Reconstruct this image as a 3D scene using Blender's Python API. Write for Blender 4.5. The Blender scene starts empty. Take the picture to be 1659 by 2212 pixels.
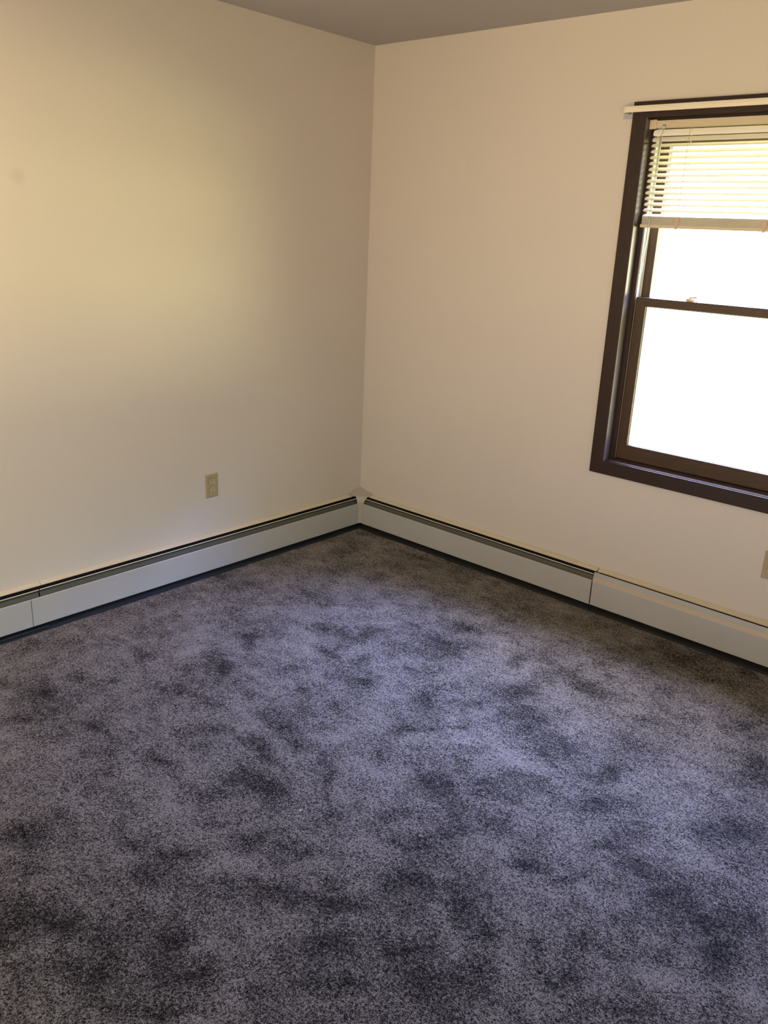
import bpy, bmesh, math, random
from mathutils import Vector, Matrix, noise

S = bpy.context.scene
COL = S.collection
RX, FY, H = 3.45, -3.60, 2.44          # room: corner at the origin, x to the right wall, y to the front wall
WT = 0.15                              # wall thickness

# ------------------------------------------------------------------ camera
cd = bpy.data.cameras.new('camera')
cam = bpy.data.objects.new('camera', cd)
COL.objects.link(cam)
S.camera = cam
yaw, pitch, roll = map(math.radians, (40.80346, -18.02592, 2.75976))
fw = Vector((-math.sin(yaw) * math.cos(pitch), math.cos(yaw) * math.cos(pitch), math.sin(pitch)))
r0 = Vector((math.cos(yaw), math.sin(yaw), 0))
u0 = r0.cross(fw)
r1 = math.cos(roll) * r0 + math.sin(roll) * u0
u1 = -math.sin(roll) * r0 + math.cos(roll) * u0
cam.matrix_world = Matrix(((r1.x, u1.x, -fw.x, 3.0502), (r1.y, u1.y, -fw.y, -3.22633),
                           (r1.z, u1.z, -fw.z, 1.59399), (0, 0, 0, 1)))
cd.sensor_fit = 'VERTICAL'
cd.sensor_height = 36.0
cd.lens = 1780.405 / 2212 * 36.0
cd.shift_x = -24.4 / 2212
cd.shift_y = -24.36 / 2212
cd.clip_start = 0.02
cd.dof.use_dof = False

# ------------------------------------------------------------------ view
S.view_settings.view_transform = 'Standard'
S.view_settings.look = 'None'
S.view_settings.exposure = 0.0
S.view_settings.gamma = 1.0
S.view_settings.use_curve_mapping = False
cy = S.cycles
cy.use_denoising = True
cy.max_bounces = 12
cy.diffuse_bounces = 8
cy.glossy_bounces = 4
cy.transparent_max_bounces = 16
cy.caustics_reflective = False
cy.caustics_refractive = False
cy.sample_clamp_indirect = 6.0

# ------------------------------------------------------------------ sky over a sunlit lawn
# the back of the house looks at open blue sky over a lawn, the other sides at sunlit trees and grass
w = bpy.data.worlds.new('world')
S.world = w
w.use_nodes = True
nt = w.node_tree
nt.nodes.clear()
N = nt.nodes.new
K = nt.links.new
out = N('ShaderNodeOutputWorld'); bg = N('ShaderNodeBackground')
tc = N('ShaderNodeTexCoord'); sp = N('ShaderNodeSeparateXYZ')
K(tc.outputs['Generated'], sp.inputs[0])
mr = N('ShaderNodeMapRange'); mr.inputs[1].default_value = -1; mr.inputs[2].default_value = 1
K(sp.outputs[2], mr.inputs[0])
def sky_ramp(stops):
    r = N('ShaderNodeValToRGB')
    e = r.color_ramp.elements
    while len(e) < len(stops): e.new(0.5)
    for el, (z, c, s) in zip(e, stops):
        el.position = z * 0.5 + 0.5
        el.color = (c[0] * s, c[1] * s, c[2] * s, 1)
    K(mr.outputs[0], r.inputs[0])
    return r
OPEN = sky_ramp([(-1, (3.5, 4.0, 1.5), 1), (-0.27, (3.5, 4.0, 1.5), 1), (-0.23, (39, 35, 17), 1), (-0.05, (39, 35, 17), 1),
                 (-0.01, (5.0, 5.0, 4.9), 1), (0.28, (4.6, 4.8, 4.9), 1), (0.34, (0.6, 0.7, 0.9), 1), (0.48, (0.6, 0.7, 0.9), 1),
                 (0.54, (60, 84, 195), 1), (0.66, (64, 84, 180), 1), (0.76, (70, 74, 112), 1), (1, (70, 74, 112), 1)])
EAST = sky_ramp([(-1, (0.3, 0.28, 0.2), 1), (0.12, (0.3, 0.28, 0.2), 1), (0.18, (7.0, 8.0, 7.2), 1), (0.40, (6.5, 7.5, 7.2), 1), (0.52, (2.2, 2.6, 2.8), 1), (1, (2.0, 2.4, 2.6), 1)])
SOUTH = sky_ramp([(-1, (10.1, 7.8, 4.9), 1), (-0.12, (10.1, 7.8, 4.9), 1), (-0.08, (7.1, 6.2, 5.2), 1),
                  (0.13, (7.1, 6.2, 5.2), 1), (0.17, (1.0, 1.1, 0.8), 1), (1, (1.0, 1.1, 0.8), 1)])
def blend(fac, a, b, lo, hi):
    m_ = N('ShaderNodeMapRange'); m_.inputs[1].default_value = lo; m_.inputs[2].default_value = hi
    K(fac, m_.inputs[0])
    x_ = N('ShaderNodeMix'); x_.data_type = 'RGBA'
    K(m_.outputs[0], x_.inputs['Factor']); K(a, x_.inputs[6]); K(b, x_.inputs[7])
    return x_.outputs[2]
dg = N('ShaderNodeMath'); dg.operation = 'ADD'
K(sp.outputs[0], dg.inputs[0]); K(sp.outputs[1], dg.inputs[1])
K(blend(sp.outputs[1], blend(dg.outputs[0], SOUTH.outputs[0], EAST.outputs[0], -0.05, 0.05), OPEN.outputs[0], 0.24, 0.48), bg.inputs[0])
K(bg.outputs[0], out.inputs[0])
bg.inputs[1].default_value = 1.0

# window openings: (x0, x1, z0, z1) in the back wall; (y0, y1, z0, z1) in the right wall
WIN1 = (1.440, 2.475, 0.674, 2.075)
ADDED_WIN = (-3.25, -2.25, 0.674, 2.075)  # unseen side window, added as a light source for the walls
ADDED_DOOR = (1.75, 3.25, 0.0, 2.06)                # unseen glazed door behind the camera, added to light the walls
def portal(name, loc, rot, sx, sy):            # sampling portals in the two openings; they give off no light
    l = bpy.data.lights.new(name, 'AREA')
    l.shape = 'RECTANGLE'; l.size = sx; l.size_y = sy
    l.cycles.is_portal = True
    o = bpy.data.objects.new(name, l); COL.objects.link(o)
    o.location = loc; o.rotation_euler = rot
portal('window_daylight', ((WIN1[0] + WIN1[1]) / 2, 0.17, 1.3745), (math.radians(-90), 0, 0), 1.0, 1.4)
portal('added_window_portal', (RX + 0.17, (ADDED_WIN[0] + ADDED_WIN[1]) / 2, 1.3745), (math.radians(90), 0, math.radians(90)), 1.0, 1.4)

portal('added_door_portal', ((ADDED_DOOR[0] + ADDED_DOOR[1]) / 2, FY - 0.17, 1.03), (math.radians(90), 0, 0), 1.5, 2.06)

# ------------------------------------------------------------------ materials
def mat(name, col, rough=0.6, metal=0.0, spec=0.5, coat=0.0, coat_rough=0.1):
    m = bpy.data.materials.new(name)
    m.use_nodes = True
    b = m.node_tree.nodes['Principled BSDF']
    b.inputs['Base Color'].default_value = (*col, 1)
    b.inputs['Roughness'].default_value = rough
    b.inputs['Metallic'].default_value = metal
    b.inputs['Specular IOR Level'].default_value = spec
    b.inputs['Coat Weight'].default_value = coat
    b.inputs['Coat Roughness'].default_value = coat_rough
    return m, m.node_tree, b

def ntex(t, scale, detail=2.0, rough=0.5, dist=0.0, vec=None, stretch=None):
    n = t.nodes.new('ShaderNodeTexNoise')
    n.inputs['Scale'].default_value = scale
    n.inputs['Detail'].default_value = detail
    n.inputs['Roughness'].default_value = rough
    n.inputs['Distortion'].default_value = dist
    g = t.nodes.new('ShaderNodeNewGeometry') if vec is None else None
    src = g.outputs['Position'] if g else vec
    if stretch:
        mp = t.nodes.new('ShaderNodeMapping')
        mp.inputs['Scale'].default_value = stretch
        t.links.new(src, mp.inputs['Vector'])
        src = mp.outputs[0]
    t.links.new(src, n.inputs['Vector'])
    return n

def ramp(t, src, stops):
    r = t.nodes.new('ShaderNodeValToRGB')
    e = r.color_ramp.elements
    while len(e) < len(stops):
        e.new(0.5)
    for el, (p, c) in zip(e, stops):
        el.position = p
        el.color = (*c, 1) if len(c) == 3 else c
    t.links.new(src, r.inputs[0])
    return r

def bump(t, b, src, dist, strength=1.0):
    n = t.nodes.new('ShaderNodeBump')
    n.inputs['Distance'].default_value = dist
    n.inputs['Strength'].default_value = strength
    t.links.new(src, n.inputs['Height'])
    t.links.new(n.outputs[0], b.inputs['Normal'])
    return n

def paint(name, col, smudge=None):
    m, t, b = mat(name, col, 0.75, spec=0.25)
    n1 = ntex(t, 1.4, 2)
    r = ramp(t, n1.outputs[0], [(0.3, tuple(c * 0.975 for c in col)), (0.7, col)])
    src = r.outputs[0]
    if smudge:                                   # one faint hand mark on the plaster
        g = t.nodes.new('ShaderNodeNewGeometry')
        d = t.nodes.new('ShaderNodeVectorMath'); d.operation = 'DISTANCE'
        t.links.new(g.outputs['Position'], d.inputs[0])
        d.inputs[1].default_value = smudge
        k = t.nodes.new('ShaderNodeMapRange')
        k.interpolation_type = 'SMOOTHSTEP'
        k.inputs[1].default_value = 0.0; k.inputs[2].default_value = 0.045
        k.inputs[3].default_value = 0.9; k.inputs[4].default_value = 1.0
        t.links.new(d.outputs['Value'], k.inputs[0])
        mx = t.nodes.new('ShaderNodeMix'); mx.data_type = 'RGBA'; mx.blend_type = 'MULTIPLY'
        mx.inputs['Factor'].default_value = 1
        t.links.new(src, mx.inputs[6])
        t.links.new(k.outputs[0], mx.inputs[7])
        src = mx.outputs[2]
    t.links.new(src, b.inputs['Base Color'])
    n2 = ntex(t, 130, 3)
    bump(t, b, n2.outputs[0], 0.0006, 0.5)
    return m

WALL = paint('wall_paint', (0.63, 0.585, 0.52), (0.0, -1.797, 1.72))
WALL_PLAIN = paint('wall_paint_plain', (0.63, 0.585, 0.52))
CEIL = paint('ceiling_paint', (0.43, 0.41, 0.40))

def wood(name, dark, light, rough, coat):
    m, t, b = mat(name, dark, rough, spec=0.3, coat=coat, coat_rough=0.3)
    tcx = t.nodes.new('ShaderNodeTexCoord')
    n = ntex(t, 14, 5, 0.6, 0.6, vec=tcx.outputs['UV'], stretch=(1.2, 18, 1))
    r = ramp(t, n.outputs[0], [(0.3, dark), (0.75, light)])
    t.links.new(r.outputs[0], b.inputs['Base Color'])
    n2 = ntex(t, 60, 4, vec=tcx.outputs['UV'], stretch=(1, 20, 1))
    bump(t, b, n2.outputs[0], 0.0004, 0.35)
    return m
WOOD = wood('stained_wood', (0.017, 0.0085, 0.005), (0.040, 0.021, 0.013), 0.5, 0.0)
WOOD_GLOSS = wood('varnished_wood', (0.060, 0.045, 0.038), (0.110, 0.082, 0.070), 0.38, 1.0)
SASH = wood('sash_wood', (0.044, 0.025, 0.013), (0.080, 0.049, 0.026), 0.42, 0.08)

def enamel(name, col, rough=0.38):
    m, t, b = mat(name, col, rough, spec=0.45)
    n = ntex(t, 5, 3)
    r = ramp(t, n.outputs[0], [(0.35, tuple(c * 0.96 for c in col)), (0.65, col)])
    t.links.new(r.outputs[0], b.inputs['Base Color'])
    return m
HEAT = enamel('heater_enamel', (0.45, 0.45, 0.43))
HOOD = enamel('hood_enamel', (0.64, 0.57, 0.44))
DAMPER = enamel('damper_enamel', (0.10, 0.10, 0.085))
BEVEL = enamel('bevel_enamel', (0.50, 0.435, 0.33))
CAPM = enamel('cap_enamel', (0.46, 0.425, 0.35))
STEEL = enamel('dark_steel', (0.045, 0.055, 0.065), 0.45)
STEEL_DARK = enamel('base_steel', (0.020, 0.024, 0.030), 0.5)
BLACK = enamel('dark_inside', (0.012, 0.012, 0.013), 0.7)
IVORY = enamel('ivory_plastic', (0.40, 0.335, 0.19), 0.35)
IVORY_LIGHT = enamel('ivory_receptacle', (0.50, 0.43, 0.27), 0.35)
SLOT = enamel('slot_dark', (0.05, 0.035, 0.012), 0.6)
ROD = enamel('rod_enamel', (0.80, 0.73, 0.58), 0.4)
ZINC, _, _ = mat('zinc', (0.45, 0.47, 0.52), 0.35, metal=0.8)
SLAT = enamel('slat_enamel', (0.88, 0.85, 0.75), 0.4)
RAIL = enamel('rail_enamel', (0.62, 0.53, 0.36), 0.45)
LINER = enamel('vinyl_liner', (0.80, 0.78, 0.70), 0.45)
CREAM = enamel('cream_vinyl', (0.60, 0.52, 0.38), 0.5)
CORD = enamel('cord_fibre', (0.55, 0.50, 0.38), 0.8)
CLIP = enamel('clip_plastic', (0.55, 0.42, 0.30), 0.5)
BRASS, _, _ = mat('lock_enamel', (0.62, 0.52, 0.32), 0.4, metal=0.3)
BEAD = enamel('glazing_bead', (0.45, 0.48, 0.48), 0.4)
CAULK = enamel('caulk', (0.33, 0.29, 0.25), 0.8)
LINT = enamel('lint', (0.27, 0.32, 0.34), 0.9)
STRAW = enamel('straw', (0.30, 0.25, 0.18), 0.8)
CRUMB = enamel('crumb', (0.02, 0.018, 0.015), 0.8)

def thin_glass(name, tint=(1, 1, 1), refl=1.0):
    m = bpy.data.materials.new(name)
    m.use_nodes = True
    t = m.node_tree
    t.nodes.clear()
    o = t.nodes.new('ShaderNodeOutputMaterial'); mx = t.nodes.new('ShaderNodeMixShader')
    tr = t.nodes.new('ShaderNodeBsdfTransparent'); gl = t.nodes.new('ShaderNodeBsdfGlossy')
    fr = t.nodes.new('ShaderNodeFresnel')
    fr.inputs[0].default_value = 1.45
    tr.inputs[0].default_value = (*tint, 1)
    gl.inputs['Roughness'].default_value = 0.02
    k = t.nodes.new('ShaderNodeMath'); k.operation = 'MULTIPLY'; k.inputs[1].default_value = refl
    t.links.new(fr.outputs[0], k.inputs[0])
    gb = t.nodes.new('ShaderNodeNewGeometry')            # only the face the ray enters by reflects
    k2 = t.nodes.new('ShaderNodeMath'); k2.operation = 'SUBTRACT'; k2.inputs[0].default_value = 1.0
    t.links.new(gb.outputs['Backfacing'], k2.inputs[1])
    k3 = t.nodes.new('ShaderNodeMath'); k3.operation = 'MULTIPLY'
    t.links.new(k.outputs[0], k3.inputs[0]); t.links.new(k2.outputs[0], k3.inputs[1])
    t.links.new(k3.outputs[0], mx.inputs[0])
    t.links.new(tr.outputs[0], mx.inputs[1])
    t.links.new(gl.outputs[0], mx.inputs[2])
    t.links.new(mx.outputs[0], o.inputs[0])
    return m
GLASS = thin_glass('window_glass', (0.96, 0.975, 0.97))
WAND = thin_glass('clear_acrylic', (0.80, 0.84, 0.84), 1.6)

# ------------------------------------------------------------------ mesh helpers
def finish(name, bm, m, parent=None, smooth=False, bevel=0.0, seg=2, sharp=35):
    bmesh.ops.remove_doubles(bm, verts=bm.verts, dist=1e-6)
    bmesh.ops.recalc_face_normals(bm, faces=bm.faces)
    me = bpy.data.meshes.new(name)
    uv = bm.loops.layers.uv.new('uv')            # box-mapped, with U along each face's longest way
    for f in bm.faces:
        n = f.normal
        c = [l.vert.co for l in f.loops]
        ext = [max(v[i] for v in c) - min(v[i] for v in c) for i in range(3)]
        a = max(range(3), key=lambda i: ext[i])
        drop = max((i for i in range(3) if i != a), key=lambda i: abs(n[i]))
        b2 = 3 - a - drop
        for l in f.loops:
            l[uv].uv = (l.vert.co[a] + 0.37 * b2, l.vert.co[b2] + 0.11 * a)
    bm.to_mesh(me); bm.free()
    o = bpy.data.objects.new(name, me)
    COL.objects.link(o)
    me.materials.append(m)
    if parent is not None:
        o.parent = parent
    if smooth:
        me.shade_smooth()
        me.set_sharp_from_angle(angle=math.radians(sharp))
    if bevel:
        md = o.modifiers.new('bevel', 'BEVEL')
        md.width = bevel; md.segments = seg; md.limit_method = 'ANGLE'
        md.angle_limit = math.radians(40)
        md.harden_normals = False
    return o

def box(bm, x0, x1, y0, y1, z0, z1):
    vs = [bm.verts.new((x, y, z)) for x in (x0, x1) for y in (y0, y1) for z in (z0, z1)]
    for f in ((0, 1, 3, 2), (4, 6, 7, 5), (0, 4, 5, 1), (2, 3, 7, 6), (0, 2, 6, 4), (1, 5, 7, 3)):
        bm.faces.new([vs[i] for i in f])

def prism(bm, outline, axis, a, b):
    """outline of 2-D points swept from a to b along axis; the 2-D axes are the other two in order"""
    def pt(u, v, t):
        return {0: (t, u, v), 1: (u, t, v), 2: (u, v, t)}[axis]
    A = [bm.verts.new(pt(u, v, a)) for u, v in outline]
    B = [bm.verts.new(pt(u, v, b)) for u, v in outline]
    n = len(outline)
    bm.faces.new(A); bm.faces.new(B[::-1])
    for i in range(n):
        bm.faces.new((A[i], B[i], B[(i + 1) % n], A[(i + 1) % n]))

def sheet(pts, th):
    """closed outline of a bent metal sheet following pts (2-D) with thickness th"""
    L, R = [], []
    for i, p in enumerate(pts):
        p = Vector(p)
        d = Vector((0, 0))
        if i > 0: d += (p - Vector(pts[i - 1])).normalized()
        if i < len(pts) - 1: d += (Vector(pts[i + 1]) - p).normalized()
        d.normalize()
        n = Vector((-d.y, d.x)) * th / 2
        L.append(tuple(p + n)); R.append(tuple(p - n))
    return L + R[::-1]

def strip(bm, pts, th, x0, x1):
    """bent sheet (profile in y, z) swept along x, built as quads so concave bends stay clean"""
    o = sheet(pts, th); n = len(pts); m = len(o)
    A = [bm.verts.new((x0, u, v)) for u, v in o]
    B = [bm.verts.new((x1, u, v)) for u, v in o]
    for i in range(m):
        bm.faces.new((A[i], B[i], B[(i + 1) % m], A[(i + 1) % m]))
    for V in (A, B):
        for i in range(n - 1):
            bm.faces.new((V[i], V[i + 1], V[m - 2 - i], V[m - 1 - i]))

def tube(bm, pts, r, seg=10):
    rings = []
    for i, p in enumerate(pts):
        p = Vector(p)
        a = Vector(pts[max(i - 1, 0)]); b = Vector(pts[min(i + 1, len(pts) - 1)])
        d = (b - a).normalized()
        up = Vector((0, 0, 1)) if abs(d.z) < 0.9 else Vector((1, 0, 0))
        s = d.cross(up).normalized(); q = s.cross(d)
        rr = r[i] if isinstance(r, (list, tuple)) else r
        rings.append([bm.verts.new(p + rr * (math.cos(2 * math.pi * k / seg) * s + math.sin(2 * math.pi * k / seg) * q)) for k in range(seg)])
    for A, B in zip(rings, rings[1:]):
        for k in range(seg):
            bm.faces.new((A[k], A[(k + 1) % seg], B[(k + 1) % seg], B[k]))
    bm.faces.new(rings[0][::-1]); bm.faces.new(rings[-1])

def frame(bm, x0, x1, z0, z1, wl, wr, wb, wt, y0, y1, mitre=True):
    """rectangular ring in the x-z plane between y0 and y1, mitred at its corners"""
    o = [(x0, z0), (x1, z0), (x1, z1), (x0, z1)]
    i = [(x0 + wl, z0 + wb), (x1 - wr, z0 + wb), (x1 - wr, z1 - wt), (x0 + wl, z1 - wt)]
    V = [[bm.verts.new((p[0], y, p[1])) for p in q] for q in (o, i) for y in (y0, y1)]
    o0, o1, i0, i1 = V
    for k in range(4):
        j = (k + 1) % 4
        bm.faces.new((o0[k], o0[j], i0[j], i0[k]))
        bm.faces.new((o1[k], i1[k], i1[j], o1[j]))
        bm.faces.new((o0[k], o1[k], o1[j], o0[j]))
        bm.faces.new((i0[k], i0[j], i1[j], i1[k]))

def empty(name, loc, rz=0.0):
    o = bpy.data.objects.new(name, None)
    COL.objects.link(o)
    o.location = loc
    o.rotation_euler = (0, 0, rz)
    o.empty_display_size = 0.05
    return o

def tag(o, label, cat, group=None, kind=None):
    o['label'] = label
    if cat: o['category'] = cat
    if group: o['group'] = group
    if kind: o['kind'] = kind
    return o

def new(): return bmesh.new()

# ------------------------------------------------------------------ room shell
def wall(name, m, boxes, label):
    bm = new()
    for b in boxes: box(bm, *b)
    return tag(finish(name, bm, m), label, 'wall', kind='structure')
x0, x1, z0, z1 = WIN1
wall('wall_left', WALL, [(-WT, 0, FY - WT, WT, -0.1, H)], 'plain cream painted wall with the single ivory outlet, left of the corner')
wall('wall_back', WALL_PLAIN, [(0, x0, 0, WT, -0.1, H), (x1, RX + WT, 0, WT, -0.1, H), (x0, x1, 0, WT, -0.1, z0), (x0, x1, 0, WT, z1, H)],
     'cream painted wall right of the corner, holding the dark framed window')
a0, a1, z0, z1 = ADDED_WIN
wall('wall_right', WALL_PLAIN, [(RX, RX + WT, FY - WT, a0, -0.1, H), (RX, RX + WT, a1, 0, -0.1, H), (RX, RX + WT, a0, a1, -0.1, z0), (RX, RX + WT, a0, a1, z1, H)],
     'cream painted wall out of frame on the right')
a0, a1, z0, z1 = ADDED_DOOR
wall('wall_front', WALL_PLAIN, [(0, a0, FY - WT, FY, -0.1, H), (a1, RX, FY - WT, FY, -0.1, H), (a0, a1, FY - WT, FY, -0.1, -0.005), (a0, a1, FY - WT, FY, z1, H)], 'cream painted wall behind the camera')
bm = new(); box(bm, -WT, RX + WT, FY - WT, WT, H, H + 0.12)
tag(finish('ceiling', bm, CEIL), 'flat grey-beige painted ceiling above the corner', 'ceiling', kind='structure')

bm = new(); box(bm, -0.8, RX + 0.8, WT, WT + 0.42, 2.30, 2.50)  # unseen overhang, added to keep high sky off the carpet by the window
tag(finish('added_eave', bm, CEIL), 'added roof overhang outside above the window, shading the carpet', 'eave', kind='structure')

# ------------------------------------------------------------------ carpet: brushed pile with traffic marks pressed into it
NAP = [
    (0.783, -1.551, 0.126, -0.035, 0.016, -0.041), (0.665, -1.634, 0.03, 0.031, 0.034, -0.024), (0.497, -1.697, 0.036, 0.038, 0.046, -0.029),
    (0.896, -1.737, 0.112, 0.028, 0.023, -0.025), (0.483, -1.938, 0.023, 0.024, 0.024, -0.013), (0.496, -2.084, 0.022, 0.023, 0.034, -0.017),
    (0.595, -1.892, 0.02, 0.021, 0.023, -0.013), (0.599, -2.247, 0.041, 0.042, 0.038, -0.018), (0.835, -2.082, 0.062, 0.018, 0.018, -0.016),
    (0.996, -1.59, 0.023, 0.024, 0.029, -0.023), (1.229, -1.641, 0.172, -0.019, 0.017, -0.037), (1.464, -1.691, 0.074, -0.033, -0, -0.025),
    (1.566, -1.749, 0.077, -0.071, -0.009, -0.01), (1.301, -1.77, 0.116, -0.013, 0.009, -0.022), (1.096, -1.797, 0.021, 0.022, 0.021, -0.016),
    (1.123, -2.036, 0.048, 0.015, 0.018, -0.019), (1.388, -1.897, 0.069, 0.04, 0.023, -0.023), (1.334, -2.042, 0.038, 0.038, 0.034, -0.024),
    (0.774, -1.04, 0.074, 0.035, 0.023, -0.025), (0.968, -0.933, 0.05, 0.054, 0.042, -0.045), (0.949, -1.167, 0.056, -0.018, 0.01, -0.028),
    (1.01, -1.184, 0.017, 0.018, 0.021, -0.02), (1.102, -1.141, 0.031, 0.033, 0.025, -0.026), (1.229, -1.247, 0.092, 0.012, 0.02, -0.032),
    (1.245, -1.429, 0.028, 0.029, 0.025, -0.025), (0.684, -1.362, 0.096, -0.053, -0.002, -0.029), (1.098, -1.438, 0.017, 0.018, 0.019, -0.017),
    (1.217, -0.828, 0.12, 0.057, 0.061, -0.089), (1.202, -0.603, 0.055, 0.059, 0.031, -0.041), (1.452, -1.154, 0.033, 0.034, 0.035, -0.043),
    (1.586, -1.068, 0.033, 0.034, 0.022, -0.029), (1.668, -0.848, 0.055, 0.057, 0.045, -0.068), (1.804, -0.659, 0.103, 0.01, 0.021, -0.058),
    (1.519, -0.703, 0.032, 0.034, 0.025, -0.037), (1.781, -0.975, 0.07, 0.071, 0.024, -0.037), (1.806, -1.071, 0.039, 0.04, 0.03, -0.046),
    (1.639, -1.21, 0.02, 0.021, 0.014, -0.018), (1.569, -1.332, 0.055, 0.056, 0.017, -0.021), (1.942, -1.085, 0.06, 0.061, 0.038, -0.062),
    (2.123, -1.06, 0.032, 0.032, 0.017, -0.033), (1.764, -1.519, 0.083, -0.008, 0.013, -0.043), (2.004, -1.309, 0.061, 0.061, 0.03, -0.047),
    (2.105, -0.684, 0.061, 0.007, 0.01, -0.036), (2.019, -0.206, 0.106, 0.002, 0.015, -0.059), (2.13, -0.246, 0.064, 0.015, 0.01, -0.038),
    (2.346, -0.499, 0.059, 0.06, 0.021, -0.058), (2.45, -0.66, 0.05, 0.051, 0.052, -0.15), (2.205, -1.244, 0.06, 0.06, 0.015, -0.028),
    (1.162, -2.457, 0.039, 0.07, 0.071, -0.026), (1.356, -2.29, 0.068, 0.012, 0.022, -0.031), (1.478, -2.324, 0.05, 0.049, 0.034, -0.022),
    (1.485, -2.232, 0.052, 0.051, 0.021, -0.014), (1.567, -2.082, 0.04, 0.039, 0.035, -0.027), (1.717, -2.156, 0.093, 0.073, 0.033, -0.031),
    (1.902, -2.049, 0.082, 0.064, 0.021, -0.024), (1.963, -2.148, 0.059, 0.057, 0.038, -0.036), (1.645, -2.017, 0.022, 0.022, 0.02, -0.017),
    (1.715, -1.997, 0.022, 0.022, 0.015, -0.014), (1.458, -2.572, 0.107, 0.068, 0.039, -0.026), (1.465, -2.658, 0.037, 0.036, 0.025, -0.011),
    (1.67, -2.572, 0.052, 0.022, 0.021, -0.022), (1.729, -2.384, 0.038, 0.037, 0.022, -0.015), (1.805, -2.425, 0.059, 0.057, 0.04, -0.027),
    (2.045, -2.226, 0.059, 0.057, 0.025, -0.024), (1.838, -2.506, 0.042, 0.041, 0.019, -0.012), (1.957, -2.351, 0.036, 0.035, 0.011, -0.009),
    (1.466, -2.083, 0.036, 0.036, 0.018, -0.014), (1.931, -1.742, 0.074, 0.022, 0.023, -0.047), (2.021, -1.54, 0.03, 0.03, 0.033, -0.047),
    (2.027, -1.829, 0.118, 0.053, 0.024, -0.044), (2.143, -1.834, 0.027, 0.026, 0.022, -0.029), (1.965, -1.912, 0.034, 0.033, 0.021, -0.023),
    (2.114, -2.038, 0.027, 0.027, 0.013, -0.015), (2.235, -1.883, 0.024, 0.023, 0.046, -0.064), (2.262, -2.034, 0.086, 0.054, 0.026, -0.046),
    (2.433, -1.843, 0.061, 0.059, 0.022, -0.037), (2.292, -1.557, 0.044, 0.043, 0.012, -0.022), (2.427, -1.39, 0.078, 0.009, 0.006, -0.036),
    (2.516, -1.416, 0.053, 0.051, 0.016, -0.038), (2.597, -1.421, 0.069, 0.067, 0.029, -0.072), (2.332, -1.789, 0.038, -0.033, -0.006, -0.014),
    (2.519, -1.85, 0.06, 0.057, 0.017, -0.031), (2.537, -1.636, 0.048, 0.047, 0.012, -0.025), (2.517, -1.047, 0.059, 0.059, 0.029, -0.078),
    (2.682, -1.523, 0.048, 0.047, 0.02, -0.052), (2.169, -1.589, 0.036, 0.035, 0.011, -0.017), (2.273, -1.37, 0.038, 0.037, 0.011, -0.02),
]

def nap_at(x, y):
    v = Vector((x, y, 0))
    wx = x + 0.045 * noise.noise(v * 7) ; wy = y + 0.045 * noise.noise(v * 7 + Vector((9, 3, 1)))
    s = 0.0
    for cx, cyy, ux, uy, vx, vy in NAP:
        dx, dy = wx - cx, wy - cyy
        if abs(dx) > 0.35 or abs(dy) > 0.35: continue
        det = ux * vy - uy * vx
        a = (dx * vy - dy * vx) / det
        b = (ux * dy - uy * dx) / det
        q = a * a + b * b
        if q < 4: s = max(s, math.exp(-q * 0.9) * 1.0)
    f = 0.42 * noise.noise(v * 4.5) + 0.38 * noise.noise(v * 11 + Vector((4, 4, 4))) + 0.32 * noise.noise(Vector((x * 16, y * 26, 3))) + 0.22 * noise.noise(v * 45)
    return 0.50 * s + 0.85 * f - 0.05
bm = new()
nx, ny = 420, 440
fx0, fx1, fy0, fy1 = 0.0, RX, FY, 0.0
grid = []; vals = []
for j in range(ny + 1):
    row = []
    for i in range(nx + 1):
        x = fx0 + (fx1 - fx0) * i / nx; y = fy0 + (fy1 - fy0) * j / ny
        v = nap_at(x, y)
        vals.append(v)
        row.append(bm.verts.new((x, y, -0.0025 * max(0.0, min(1.0, v + 0.3)))))
    grid.append(row)
for j in range(ny):
    for i in range(nx):
        bm.faces.new((grid[j][i], grid[j][i + 1], grid[j + 1][i + 1], grid[j + 1][i]))
me = bpy.data.meshes.new('floor')
bm.to_mesh(me); bm.free()
at = me.attributes.new('nap', 'FLOAT', 'POINT')
at.data.foreach_set('value', vals)
me.shade_smooth()
floor = bpy.data.objects.new('floor', me)
COL.objects.link(floor)
tag(floor, 'grey-brown cut pile carpet with footprints and vacuum marks', 'floor', kind='structure')

m, t, b = mat('carpet_pile', (0.15, 0.13, 0.12), 0.95, spec=0.1)
L = t.links.new
att = t.nodes.new('ShaderNodeAttribute'); att.attribute_name = 'nap'
fib = ntex(t, 200, 3.0, 0.62, 1.2)                 # tufts of light and dark yarn
fib2 = ntex(t, 480, 2.0, 0.6, 0.8)
mid = ntex(t, 85, 3.0, 0.6, 0.8)
mixf = t.nodes.new('ShaderNodeMath'); mixf.operation = 'MULTIPLY_ADD'
L(fib2.outputs[0], mixf.inputs[0]); mixf.inputs[1].default_value = 0.5
L(fib.outputs[0], mixf.inputs[2])
m3 = t.nodes.new('ShaderNodeMath'); m3.operation = 'MULTIPLY_ADD'
L(mid.outputs[0], m3.inputs[0]); m3.inputs[1].default_value = 0.28
L(mixf.outputs[0], m3.inputs[2])
m4 = t.nodes.new('ShaderNodeMath'); m4.operation = 'MULTIPLY_ADD'      # brushed pile shows more dark yarn
L(att.outputs['Fac'], m4.inputs[0]); m4.inputs[1].default_value = -0.17
L(m3.outputs[0], m4.inputs[2])
yarn = ramp(t, m4.outputs[0], [(0.705, (0.002, 0.0018, 0.0018)), (0.805, (0.009, 0.0078, 0.0073)), (0.895, (0.034, 0.029, 0.026)), (1.0, (0.17, 0.15, 0.135))])
L(yarn.outputs[0], b.inputs['Base Color'])
b.inputs['Sheen Weight'].default_value = 0.8
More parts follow.
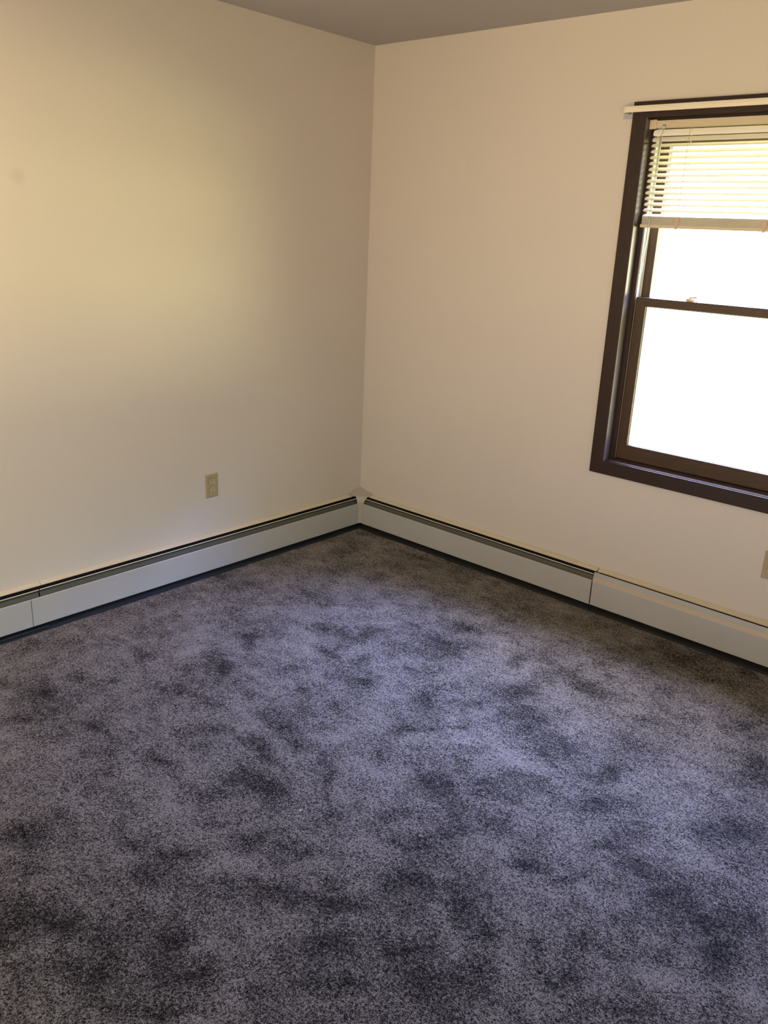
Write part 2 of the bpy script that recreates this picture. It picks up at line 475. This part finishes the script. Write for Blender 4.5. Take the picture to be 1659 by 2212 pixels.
b.inputs['Sheen Roughness'].default_value = 0.3
tint = ramp(t, m4.outputs[0], [(0.71, (0.01, 0.01, 0.01)), (0.82, (0.27, 0.25, 0.24)), (0.97, (1.0, 0.93, 0.90))])
L(tint.outputs[0], b.inputs['Sheen Tint'])
bump(t, b, m3.outputs[0], 0.006, 0.7)
me.materials.append(m)

# ------------------------------------------------------------------ windows
def sash(bm, x0, x1, z0, z1, side, bot, top, y0, y1):
    frame(bm, x0, x1, z0, z1, side, side, bot, top, y0, y1)

def make_window(root, W_out):
    """double-hung window built in the x-z plane; room side is -y, x from 0 at the jamb face"""
    X = W_out
    bm = new()
    frame(bm, -0.062, X + 0.062, 0.634, 2.113, 0.059, 0.059, 0.060, 0.057, -0.018, -0.0005)
    finish('casing', bm, WOOD, root, bevel=0.0022)
    bm = new()
    frame(bm, -0.018, X + 0.018, 0.676, 2.073, 0.018, 0.018, 0.018, 0.015, -0.016, WT - 0.002)
    finish('jamb', bm, WOOD_GLOSS, root, bevel=0.001)
    bm = new()
    frame(bm, 0.0, X, 0.694, 2.058, 0.021, 0.021, 0.006, 0.012, 0.032, 0.0445)
    finish('stop', bm, WOOD, root, bevel=0.001)
    bm = new(); box(bm, 0.0, X, 0.0448, WT + 0.02, 0.670, 0.7005)
    finish('sill', bm, WOOD, root)
    for s in (0, 1):
        bm = new()
        a = 0.0 if s == 0 else X - 0.0185
        box(bm, a, a + 0.0185, 0.045, 0.136, 0.70, 2.058)
        # raised rib of the track
        if s == 0: box(bm, 0.0185, 0.0215, 0.0865, 0.0895, 1.385, 2.058)
        else: box(bm, X - 0.0215, X - 0.0185, 0.0865, 0.0895, 1.385, 2.058)
        finish('jamb_liner', bm, LINER, root, bevel=0.0005)
        bm = new()
        a = 0.0185 if s == 0 else X - 0.0208
        box(bm, a, a + 0.0023, 0.045, 0.0498, 0.70, 2.05)
        finish('weatherstrip', bm, CREAM, root)
    # lower sash, room side
    bm = new()
    frame(bm, 0.0188, X - 0.0188, 0.701, 1.386, 0.0472, 0.0472, 0.066, 0.034, 0.050, 0.085)
    lo = finish('lower_sash', bm, SASH, root, bevel=0.003)
    bm = new()
    frame(bm, 0.063, X - 0.063, 0.764, 1.355, 0.006, 0.006, 0.005, 0.007, 0.060, 0.066)
    finish('glazing_bead', bm, BEAD, lo)
    bm = new(); box(bm, 0.066, X - 0.066, 0.0665, 0.0695, 0.766, 1.352)
    finish('glass_pane', bm, GLASS, lo)
    # upper sash, outside
    bm = new()
    frame(bm, 0.019, X - 0.019, 1.352, 2.052, 0.038, 0.038, 0.034, 0.085, 0.0905, 0.125)
    up = finish('upper_sash', bm, SASH, root, bevel=0.003)
    bm = new(); box(bm, 0.056, X - 0.056, 0.106, 0.109, 1.385, 1.968)
    finish('glass_pane', bm, GLASS, up)

def sash_lock(root, x):
    e = new()
    # base plate with rounded ends
    o = [(x + 0.030 * math.cos(a) * (1 if abs(math.cos(a)) > 0 else 1), 0.068 + 0.011 * math.sin(a)) for a in [2 * math.pi * k / 20 for k in range(20)]]
    prism(e, o, 2, 1.3862, 1.3892)
    o = [(x - 0.002 + 0.018 * math.cos(a), 0.068 + 0.010 * math.sin(a)) for a in [2 * math.pi * k / 20 for k in range(20)]]
    prism(e, o, 2, 1.3888, 1.3965)
    lk = finish('sash_lock', e, BRASS, root, smooth=True, bevel=0.001)
    e = new()
    tube(e, [(x - 0.002, 0.066, 1.396), (x - 0.002, 0.066, 1.402)], 0.005, 12)
    tube(e, [(x + 0.000, 0.066, 1.4015), (x + 0.012, 0.058, 1.4025), (x + 0.024, 0.052, 1.4035)], [0.0035, 0.003, 0.003], 8)
    bmesh.ops.create_uvsphere(e, u_segments=12, v_segments=8, radius=0.0045, matrix=Matrix.Translation((x + 0.027, 0.050, 1.404)))
    finish('lever', e, BRASS, lk, smooth=True)

win = empty('window_1', (1.460, 0, 0))
tag(win, 'dark wood double-hung window in the wall right of the corner', 'window', kind='structure')
make_window(win, 0.995)
sash_lock(win, 0.243); sash_lock(win, 0.755)
added_win = empty('added_window', (RX, ADDED_WIN[1] - 0.02, 0), math.radians(-90))
tag(added_win, 'added dark wood double-hung window for side light, unseen, out of frame on the right', 'window', kind='structure')
make_window(added_win, 0.96)
door = empty('added_door', ((ADDED_DOOR[0] + ADDED_DOOR[1]) / 2, FY, 0), math.radians(180))
tag(door, 'added glazed sliding door for extra daylight, unseen, in the wall behind the camera', 'door', kind='structure')
bm = new(); frame(bm, -0.81, 0.81, -0.004, 2.12, 0.08, 0.08, 0.02, 0.08, -0.016, -0.0005)
finish('casing', bm, WOOD, door, bevel=0.002)
bm = new(); frame(bm, -0.749, 0.749, 0.0, 2.059, 0.03, 0.03, 0.02, 0.03, 0.0, WT - 0.005)
finish('frame', bm, WOOD_GLOSS, door, bevel=0.001)
for px0, px1, y0, y1, hnd in ((-0.718, 0.03, 0.03, 0.06, True), (-0.03, 0.718, 0.075, 0.105, False)):
    bm = new(); frame(bm, px0, px1, 0.021, 2.028, 0.06, 0.06, 0.09, 0.06, y0, y1)
    leaf = finish('door_panel', bm, SASH, door, bevel=0.002)
    bm = new(); box(bm, px0 + 0.058, px1 - 0.058, (y0 + y1) / 2 - 0.002, (y0 + y1) / 2 + 0.002, 0.108, 1.970)
    finish('glass_pane', bm, GLASS, leaf)
    if hnd:
        bm = new(); tube(bm, [(px0 + 0.03, y0, 0.95), (px0 + 0.03, y0 - 0.03, 0.96), (px0 + 0.03, y0 - 0.03, 1.12), (px0 + 0.03, y0, 1.13)], 0.007, 10)
        finish('handle', bm, ZINC, leaf, smooth=True)

# ------------------------------------------------------------------ mini blind, raised
blind = empty('window_blind', (1.460, 0.0, 2.02))
tag(blind, 'cream aluminium mini blind drawn halfway up inside the dark window', 'blind')
BL = 0.995
def bz(z): return z - 2.02
bm = new()
strip(bm, [(0.014, bz(2.045)), (0.010, bz(2.0455)), (0.010, bz(2.0205)), (0.034, bz(2.0205)), (0.034, bz(2.0455)), (0.030, bz(2.045))], 0.0012, 0.012, BL - 0.012)
hr = finish('headrail', bm, RAIL, blind)
for s in (0, 1):
    bm = new()
    a = 0.0015 if s == 0 else BL - 0.0295
    box(bm, a, a + 0.028, 0.007, 0.0085, bz(2.0165), bz(2.0495))
    box(bm, a, a + 0.028, 0.007, 0.0315, bz(2.0478), bz(2.0495))
    q = a if s == 0 else a + 0.0265
    box(bm, q, q + 0.0015, 0.007, 0.0315, bz(2.0165), bz(2.0495))
    finish('end_bracket', bm, RAIL, blind, bevel=0.0005)
def slat_mesh(tilt, width=0.025, crown=0.0022, th=0.0004):
    bm = new()
    n = 8
    t_ = math.radians(tilt)
    x0, x1 = 0.0, BL - 0.03
    prof = []
    for k in range(n + 1):
        u = -width / 2 + width * k / n
        v = crown * (1 - (2 * u / width) ** 2)
        prof.append((u, v, max(0.0, abs(u) - width * 0.30)))
    L0, L1 = [], []
    for th_, sgn in ((th / 2, 1), (-th / 2, 1)):
        A, B = [], []
        for u, v, c in prof:
            y = u * math.cos(t_) - (v + th_) * math.sin(t_)
            z = u * math.sin(t_) + (v + th_) * math.cos(t_)
            rr = 1.6 * c * c / (width * 0.2)           # rounded corners of the slat ends
            A.append(bm.verts.new((x0 + rr, y, z))); B.append(bm.verts.new((x1 - rr, y, z)))
        L0.append(A); L1.append(B)
    for k in range(n):
        bm.faces.new((L0[0][k], L0[0][k + 1], L1[0][k + 1], L1[0][k]))
        bm.faces.new((L0[1][k], L1[1][k], L1[1][k + 1], L0[1][k + 1]))
        bm.faces.new((L0[0][k], L0[1][k], L0[1][k + 1], L0[0][k + 1]))
        bm.faces.new((L1[0][k], L1[0][k + 1], L1[1][k + 1], L1[1][k]))
    for k in (0, n):
        bm.faces.new((L0[0][k], L1[0][k], L1[1][k], L0[1][k]))
    return bm
YB = 0.0215
protos = {}
def put_slat(z, tilt, dx=0.0):
    if tilt not in protos:
        o = finish('slat', slat_mesh(tilt), SLAT, blind, smooth=True, sharp=60)
        protos[tilt] = o
    else:
        o = protos[tilt].copy(); COL.objects.link(o); o.parent = blind
    o.location = (0.0165 + dx, YB, bz(z))
    return o
put_slat(2.0035, 74); put_slat(1.9805, 48); 
zz = 1.959
for k in range(13):
    put_slat(zz - 0.0214 * k, 34, 0.0006 * math.sin(k * 2.1))
for k in range(17):
    put_slat(1.7005 - 0.00195 * k, 6, 0.0005 * math.sin(k * 3.7))
bm = new()
prism(bm, [(YB - 0.0125, bz(1.660)), (YB - 0.011, bz(1.657)), (YB + 0.011, bz(1.657)), (YB + 0.0125, bz(1.660)), (YB + 0.0125, bz(1.667)), (YB + 0.010, bz(1.670)), (YB - 0.010, bz(1.670)), (YB - 0.0125, bz(1.667))], 0, 0.014, BL - 0.012)
br = finish('bottom_rail', bm, RAIL, blind, bevel=0.001)
for cx in (0.165, 0.4975, 0.83):
    bm = new()
    prism(bm, [(cx - 0.010, bz(1.699)), (cx - 0.012, bz(1.684)), (cx - 0.009, bz(1.668)), (cx - 0.005, bz(1.655)), (cx + 0.004, bz(1.655)), (cx + 0.006, bz(1.668)), (cx + 0.009, bz(1.684)), (cx + 0.008, bz(1.699))][::-1], 1, YB - 0.0155, YB - 0.0135)
    box(bm, cx - 0.005, cx + 0.005, YB - 0.0155, YB + 0.010, bz(1.6535), bz(1.6555))
    finish('rail_clip', bm, CLIP, blind, bevel=0.0005)
    bm = new()
    for yy in (YB - 0.0135, YB + 0.0135):
        tube(bm, [(cx, yy, bz(2.020)), (cx, yy, bz(1.668))], 0.0007, 6)
    for k in range(15):
        zc = (2.0035, 1.9805)[k] if k < 2 else 1.959 - 0.0214 * (k - 2)
        tube(bm, [(cx + 0.0012, YB - 0.0135, bz(zc - 0.006)), (cx + 0.0012, YB + 0.0135, bz(zc + 0.005))], 0.0004, 5)
    tube(bm, [(cx + 0.003, YB, bz(2.02)), (cx + 0.003, YB, bz(1.668))], 0.0008, 6)
    finish('ladder_cord', bm, CORD, blind)
# tilt wand of clear plastic with its hook and grip
bm = new()
tube(bm, [(0.0620, 0.004, bz(2.017)), (0.0618, 0.001, bz(2.002)), (0.0590, -0.003, bz(1.99))], 0.0015, 8)
tube(bm, [(0.0590, -0.003, bz(1.99)), (0.0560, -0.002, bz(1.62)), (0.0500, 0.000, bz(1.55))], [0.0036, 0.0036, 0.0036], 6)
tube(bm, [(0.0503, 0.000, bz(1.553)), (0.0480, 0.000, bz(1.500)), (0.0470, 0.000, bz(1.482))], [0.0040, 0.0058, 0.0050], 10)
finish('tilt_wand', bm, WAND, blind, smooth=True)
bm = new()
strip(bm, [(0.0095, bz(2.030)), (0.0045, bz(2.026)), (0.0045, bz(2.015))], 0.0015, 0.056, 0.068)
finish('wand_hook', bm, ZINC, blind)

# ------------------------------------------------------------------ curtain rod
rod = empty('curtain_rod', (1.376, 0.0, 2.081))
tag(rod, 'flat off-white curtain rod across the top casing of the window', 'curtain rod')
LR = 2.545 - 1.376
prof = [(-0.0040, -0.0085), (-0.0028, -0.0108), (0.0, -0.0112), (0.0030, -0.0100), (0.0034, 0.0), (0.0030, 0.0100), (0.0, 0.0112), (-0.0028, 0.0108), (-0.0040, 0.0085)]
path = [(0.0, -0.012), (0.0, -0.040)]
for k in range(1, 8):
    a = math.pi / 2 * k / 8
    path.append((0.016 - 0.016 * math.cos(a), -0.042 - 0.018 * math.sin(a)))
path += [(0.018, -0.060), (LR - 0.018, -0.060)]
for k in range(1, 8):
    a = math.pi / 2 * k / 8
    path.append((LR - 0.016 + 0.016 * math.sin(a), -0.060 + 0.018 * (1 - math.cos(a))))
path += [(LR, -0.040), (LR, -0.012)]
bm = new(); rings = []
for i, p in enumerate(path):
    a = Vector(path[max(i - 1, 0)]); b_ = Vector(path[min(i + 1, len(path) - 1)])
    d = (b_ - a).normalized(); nrm = Vector((d.y, -d.x))
    rings.append([bm.verts.new((p[0] + nrm.x * (-u), p[1] + nrm.y * (-u), v)) for u, v in prof])
for A, B in zip(rings, rings[1:]):
    for k in range(len(prof)):
        bm.faces.new((A[k], A[(k + 1) % len(prof)], B[(k + 1) % len(prof)], B[k]))
bm.faces.new(rings[0]); bm.faces.new(rings[-1][::-1])
finish('rod', bm, ROD, rod, smooth=True, sharp=50)
for s in (0, 1):
    bm = new()
    c = -0.004 if s == 0 else LR + 0.004
    box(bm, c - 0.021, c + 0.017, -0.0022, -0.0004, -0.026, 0.022)
    q = 0.0025 if s == 0 else LR - 0.0045
    box(bm, q + 0.003, q + 0.005, -0.050, -0.002, -0.008, 0.008)
    for zc in (-0.019, 0.016):
        tube(bm, [(c - 0.008, -0.002, zc), (c - 0.008, -0.0045, zc)], 0.0035, 10)
    finish('wall_bracket', bm, ZINC, rod, bevel=0.0004)

# ------------------------------------------------------------------ outlets
def outlet(loc, rz, label):
    root = empty('wall_outlet', loc, rz)          # origin: middle of the plate, -y towards the room
    tag(root, label, 'outlet', 'ivory duplex wall outlets')
    bm = new()
    a, c, b0 = 0.035, 0.057, 0.0045
    lv = [(a, c, -0.0003), (a, c, -0.0022), (a - b0, c - b0, -0.0058)]
    R = [[bm.verts.new((sx * u, y, sz * v)) for sx, sz in ((-1, -1), (1, -1), (1, 1), (-1, 1))] for u, v, y in lv]
    for A, B in zip(R, R[1:]):
        for k in range(4): bm.faces.new((A[k], A[(k + 1) % 4], B[(k + 1) % 4], B[k]))
    bm.faces.new(R[0][::-1]); bm.faces.new(R[-1])
    pl = finish('cover_plate', bm, IVORY, root, bevel=0.0008)
    for s in (1, -1):
        zc = s * 0.0195
        def face(r, flat, n=28):
            return [(max(-flat * 1.3, min(flat * 1.3, r * math.cos(t_))) , zc + max(-flat, min(flat, r * math.sin(t_)))) for t_ in [2 * math.pi * k / n for k in range(n)]]
        bm = new(); prism(bm, face(0.0182, 0.0150), 1, -0.0062, -0.0056)
        finish('opening_rim', bm, SLOT, root)
        bm = new(); prism(bm, face(0.0170, 0.0138), 1, -0.0078, -0.0058)
        rc = finish('receptacle', bm, IVORY_LIGHT, root, bevel=0.0004)
        bm = new()
        box(bm, -0.0075, -0.0052, -0.0081, -0.0070, zc + 0.0005, zc + 0.0090)
        box(bm, 0.0052, 0.0073, -0.0081, -0.0070, zc + 0.0012, zc + 0.0082)
        prism(bm, [(0.0026 * math.cos(t_), zc - 0.0072 + 0.0027 * math.sin(t_)) for t_ in [2 * math.pi * k / 12 for k in range(12)]], 1, -0.0081, -0.0070)
        finish('slots', bm, SLOT, rc)
    bm = new()
    prism(bm, [(0.0032 * math.cos(t_), 0.0032 * math.sin(t_)) for t_ in [2 * math.pi * k / 14 for k in range(14)]], 1, -0.0070, -0.0056)
    sc = finish('screw', bm, IVORY, root, smooth=True, bevel=0.0005)
    return root
outlet((0, -1.011, 0.431), math.radians(90), 'ivory duplex outlet on the left wall above the baseboard heater')
outlet((2.215, 0, 0.428), 0.0, 'ivory outlet at the right edge, below the dark window')

# ------------------------------------------------------------------ baseboard heaters
DP = 0.0598                                       # how far the front panel stands off the wall
def heater(rz, a, b, label, closed=False, hood=None, damper=None, gaps=(), splice=None, rest=None, ends='', name='baseboard_heater'):
    """section from local x = a to b; -y is towards the room"""
    root = empty(name, (0, 0, 0), rz)
    mid_ = (a + b) / 2
    root.location = Matrix.Rotation(rz, 3, 'Z') @ Vector((mid_, 0, 0))
    a -= mid_; b -= mid_
    sh = lambda v: v - mid_
    h0, h1 = (sh(hood[0]), sh(hood[1])) if hood else (a, b)
    d0, d1 = (sh(damper[0]), sh(damper[1])) if damper else (a, b)
    tag(root, label, 'baseboard heater', 'cream baseboard heater sections')
    bm = new(); strip(bm, [(-0.0015, -0.008), (-0.0015, 0.194)], 0.0012, a - (0.078 if ends == 'a' else 0), b + (0.066 if ends == 'b' else 0))
    finish('back_plate', bm, BLACK, root)
    bm = new(); strip(bm, [(-0.0012, 0.1985), (-0.004, 0.1992), (-0.0215, 0.1905), (-0.0228, 0.1885), (-0.0220, 0.1868)], 0.0014, h0, h1)
    finish('hood', bm, HOOD, root, smooth=True, sharp=30)
    bm = new()
    if closed:
        strip(bm, [(-0.0460, 0.1915), (-0.0500, 0.1930), (-0.0512, 0.1915), (-0.0535, 0.1715)], 0.0012, d0, d1)
    else:
        strip(bm, [(-0.0440, 0.1800), (-0.0460, 0.1808), (-0.0468, 0.1792), (-0.0385, 0.1700), (-0.0400, 0.1688), (-0.0440, 0.1505), (-0.0550, 0.1480)], 0.0011, d0, d1)
    finish('damper', bm, HEAT if closed else DAMPER, root, smooth=True, sharp=25)
    if closed:
        bm = new(); strip(bm, [(-0.0530, 0.1722), (-0.0552, 0.1712), (-0.0608, 0.1500)], 0.0012, d0, d1)
        finish('bevel', bm, BEVEL, root)
    if not closed:
        bm = new(); strip(bm, [(-0.0430, 0.1812), (-0.0468, 0.1826), (-0.0485, 0.1806)], 0.0014, d0, d1)
        finish('damper_edge', bm, HOOD, root)
    # inner vane seen through the slot, broken at its hangers
    bm = new()
    cuts = [a] + [sh(v) for g in gaps for v in g] + [b]
    for u, v in zip(cuts[::2], cuts[1::2]):
        strip(bm, [(-0.010, 0.163), (-0.034, 0.1735)], 0.001, u, v)
    finish('inner_vane', bm, STEEL, root)
    bm = new(); box(bm, a + 0.002, b - 0.002, -0.050, -0.008, 0.060, 0.115)
    finish('heating_element', bm, BLACK, root)
    bm = new()
    strip(bm, [(-0.0560, 0.1525), (-0.0570, 0.1550), (-0.0592, 0.1552), (-0.0602, 0.1535), (-0.0602, 0.0400), (-0.0590, 0.0385), (-0.0500, 0.0390)], 0.0012, a + 0.0006, b - 0.0006)
    fp = finish('front_panel', bm, HEAT, root, smooth=True, sharp=30)
    if splice:
        bm = new(); box(bm, sh(splice[0]), sh(splice[1]), -0.0616, -0.0609, 0.0388, 0.1535)
        finish('splice_plate', bm, HEAT, root, bevel=0.0003)
    bm = new(); strip(bm, [(-0.0030, 0.0300), (-0.0450, 0.0120), (-0.0490, 0.0100), (-0.0500, -0.0060)], 0.0015, a - (0.034 if ends == 'a' else 0), b + (0.024 if ends == 'b' else 0))
    finish('base_pan_shade', bm, STEEL_DARK if rest else BLACK, root)  # base pan; its near-black colour also stands for shade in the gap
    if rest:
        bm = new(); box(bm, sh(rest[0]), sh(rest[1]), -0.058, -0.050, 0.018, 0.0205)
        finish('foot_clip', bm, STEEL, root)
    return root
Q = math.radians(90)
heater(Q, -1.9235, -0.070, 'long grey-cream baseboard heater section under the single outlet, running to the corner cap',
       ends='b', hood=(-1.861, -0.030), damper=(-1.879, -0.066), gaps=((-1.691, -1.658), (-1.121, -1.090)), rest=(-1.9235, -1.86))
heater(Q, -3.57, -1.9245, 'baseboard heater section at the far left edge, beyond the panel seam',
       hood=(-3.57, -1.8625), damper=(-3.57, -1.8835), rest=(-2.9, -1.9245))
heater(0, 0.080, 1.5000, 'baseboard heater section between the corner cap and the joint under the window', ends='a', hood=(0.030, 1.5000), damper=(0.076, 1.4985),
       splice=(1.447, 1.4985))
heater(0, 1.5035, 3.42, 'baseboard heater section with a flat closed top, right of the joint, under the dark window', closed=True)

# cap over the inside corner where the two runs meet
bm = new()
P = [(0.002, -0.002, 0.2245), (0.002, -0.0900, 0.2030), (0.0215, -0.0895, 0.1975), (0.0350, -0.0850, 0.1945), (0.0420, -0.0780, 0.1915),
     (0.0905, -0.0300, 0.1930), (0.0935, -0.0205, 0.1960), (0.0975, -0.0130, 0.1985), (0.1010, -0.002, 0.2050)]
V = [bm.verts.new(p) for p in P]
for i in range(1, len(V) - 1): bm.faces.new((V[0], V[i], V[i + 1]))
steps = []
for k in range(9):                                  # flared front running down into the narrow strip
    f = k / 8
    g = (1 - f) ** 2.2
    l = Vector((0.0555, -0.0790, 0.155)); r_ = Vector((0.0820, -0.0525, 0.155))
    L0 = Vector((0.0420, -0.0780, 0.1915)); R0 = Vector((0.0905, -0.0300, 0.1930))
    z = 0.1915 + (0.155 - 0.1915) * f
    pl = Vector((l.x + (L0.x - l.x) * g, l.y + (L0.y - l.y) * g, z)); pr = Vector((r_.x + (R0.x - r_.x) * g, r_.y + (R0.y - r_.y) * g, z + 0.0015 * (1 - f)))
    steps.append((bm.verts.new(pl), bm.verts.new(pr)))
steps.append((bm.verts.new((0.0575, -0.0765, 0.041)), bm.verts.new((0.0795, -0.0545, 0.041))))
for (a1_, b1_), (a2_, b2_) in zip(steps, steps[1:]): bm.faces.new((a1_, b1_, b2_, a2_))
cap = finish('heater_corner_cap', bm, CAPM)
md = cap.modifiers.new('thickness', 'SOLIDIFY'); md.thickness = 0.0012; md.offset = 0
tag(cap, 'flared cream metal cap over the corner between both baseboard heaters', 'heater cap')

# ------------------------------------------------------------------ bits lying on the carpet
def bit(name, pts, r, m_, label, cat, seg=6):
    bm = new()
    c = Vector(pts[0])
    tube(bm, [tuple(Vector(p) - c) for p in pts], r, seg)
    o = finish(name, bm, m_, smooth=True)
    o.location = c
    tag(o, label, cat)
bm = new()
bmesh.ops.create_icosphere(bm, subdivisions=2, radius=0.005)
for v in bm.verts:
    v.co *= 0.75 + 0.5 * noise.noise(v.co * 260)
    v.co.z = v.co.z * 0.6 + 0.002
o = finish('lint_tuft', bm, LINT, smooth=True); o.location = (1.586, -1.882, 0.001)
tag(o, 'white fluff of lint on the carpet, mid room', 'lint')
bit('straw', [(1.797, -2.004, 0.0015), (1.804, -2.001, 0.0025), (1.811, -1.996, 0.002)], 0.0010, STRAW, 'short tan straw lying on the carpet in the lower middle', 'straw')
bm = new(); bmesh.ops.create_icosphere(bm, subdivisions=1, radius=0.0045)
for v in bm.verts: v.co = Vector((v.co.x * 0.8, v.co.y * 1.2, v.co.z * 0.6 + 0.002)) * (0.85 + 0.4 * noise.noise(v.co * 300))
o = finish('crumb', bm, CRUMB); o.location = (1.699, -1.342, 0.0)
tag(o, 'small black crumb on the bluish lit carpet', 'crumb')
bit('twig', [(0.930, -0.140, 0.002), (0.948, -0.137, 0.004), (0.966, -0.131, 0.002)], 0.0014, CRUMB, 'thin dark twig on the carpet near the heater right of the corner', 'twig')

# ------------------------------------------------------------------ unseen globe lamp, added as warm fill for the left wall
lamp = empty('fill_lamp', (0.90, -2.96, 0.0))
tag(lamp, 'added fill lamp on a pole with a glowing globe, unseen, out of frame on the left', 'lamp')
def lathe(prof, seg=32):
    bm = new(); R = []
    for r, z in prof: R.append([bm.verts.new((r * math.cos(2 * math.pi * k / seg), r * math.sin(2 * math.pi * k / seg), z)) for k in range(seg)])
    for A, B in zip(R, R[1:]):
        for k in range(seg): bm.faces.new((A[k], A[(k + 1) % seg], B[(k + 1) % seg], B[k]))
    bm.faces.new(R[0][::-1]); bm.faces.new(R[-1])
    return bm
finish('base', lathe([(0.12, 0.0), (0.125, 0.008), (0.12, 0.018), (0.03, 0.028), (0.014, 0.04)]), STEEL, lamp, smooth=True)
finish('pole', lathe([(0.010, 0.038), (0.010, 1.58)]), STEEL, lamp, smooth=True)
finish('collar', lathe([(0.012, 1.575), (0.035, 1.585), (0.042, 1.60), (0.036, 1.605)]), STEEL, lamp, smooth=True)
gm = bpy.data.materials.new('fill_globe'); gm.use_nodes = True
gt = gm.node_tree; gt.nodes.clear()
go = gt.nodes.new('ShaderNodeOutputMaterial'); ge = gt.nodes.new('ShaderNodeEmission')
ge.inputs[0].default_value = (1.0, 0.755, 0.60, 1); ge.inputs[1].default_value = 97.0
gt.links.new(ge.outputs[0], go.inputs[0])
bm = new(); bmesh.ops.create_uvsphere(bm, u_segments=32, v_segments=20, radius=0.11, matrix=Matrix.Translation((0, 0, 1.705)))
finish('globe', bm, gm, lamp, smooth=True)
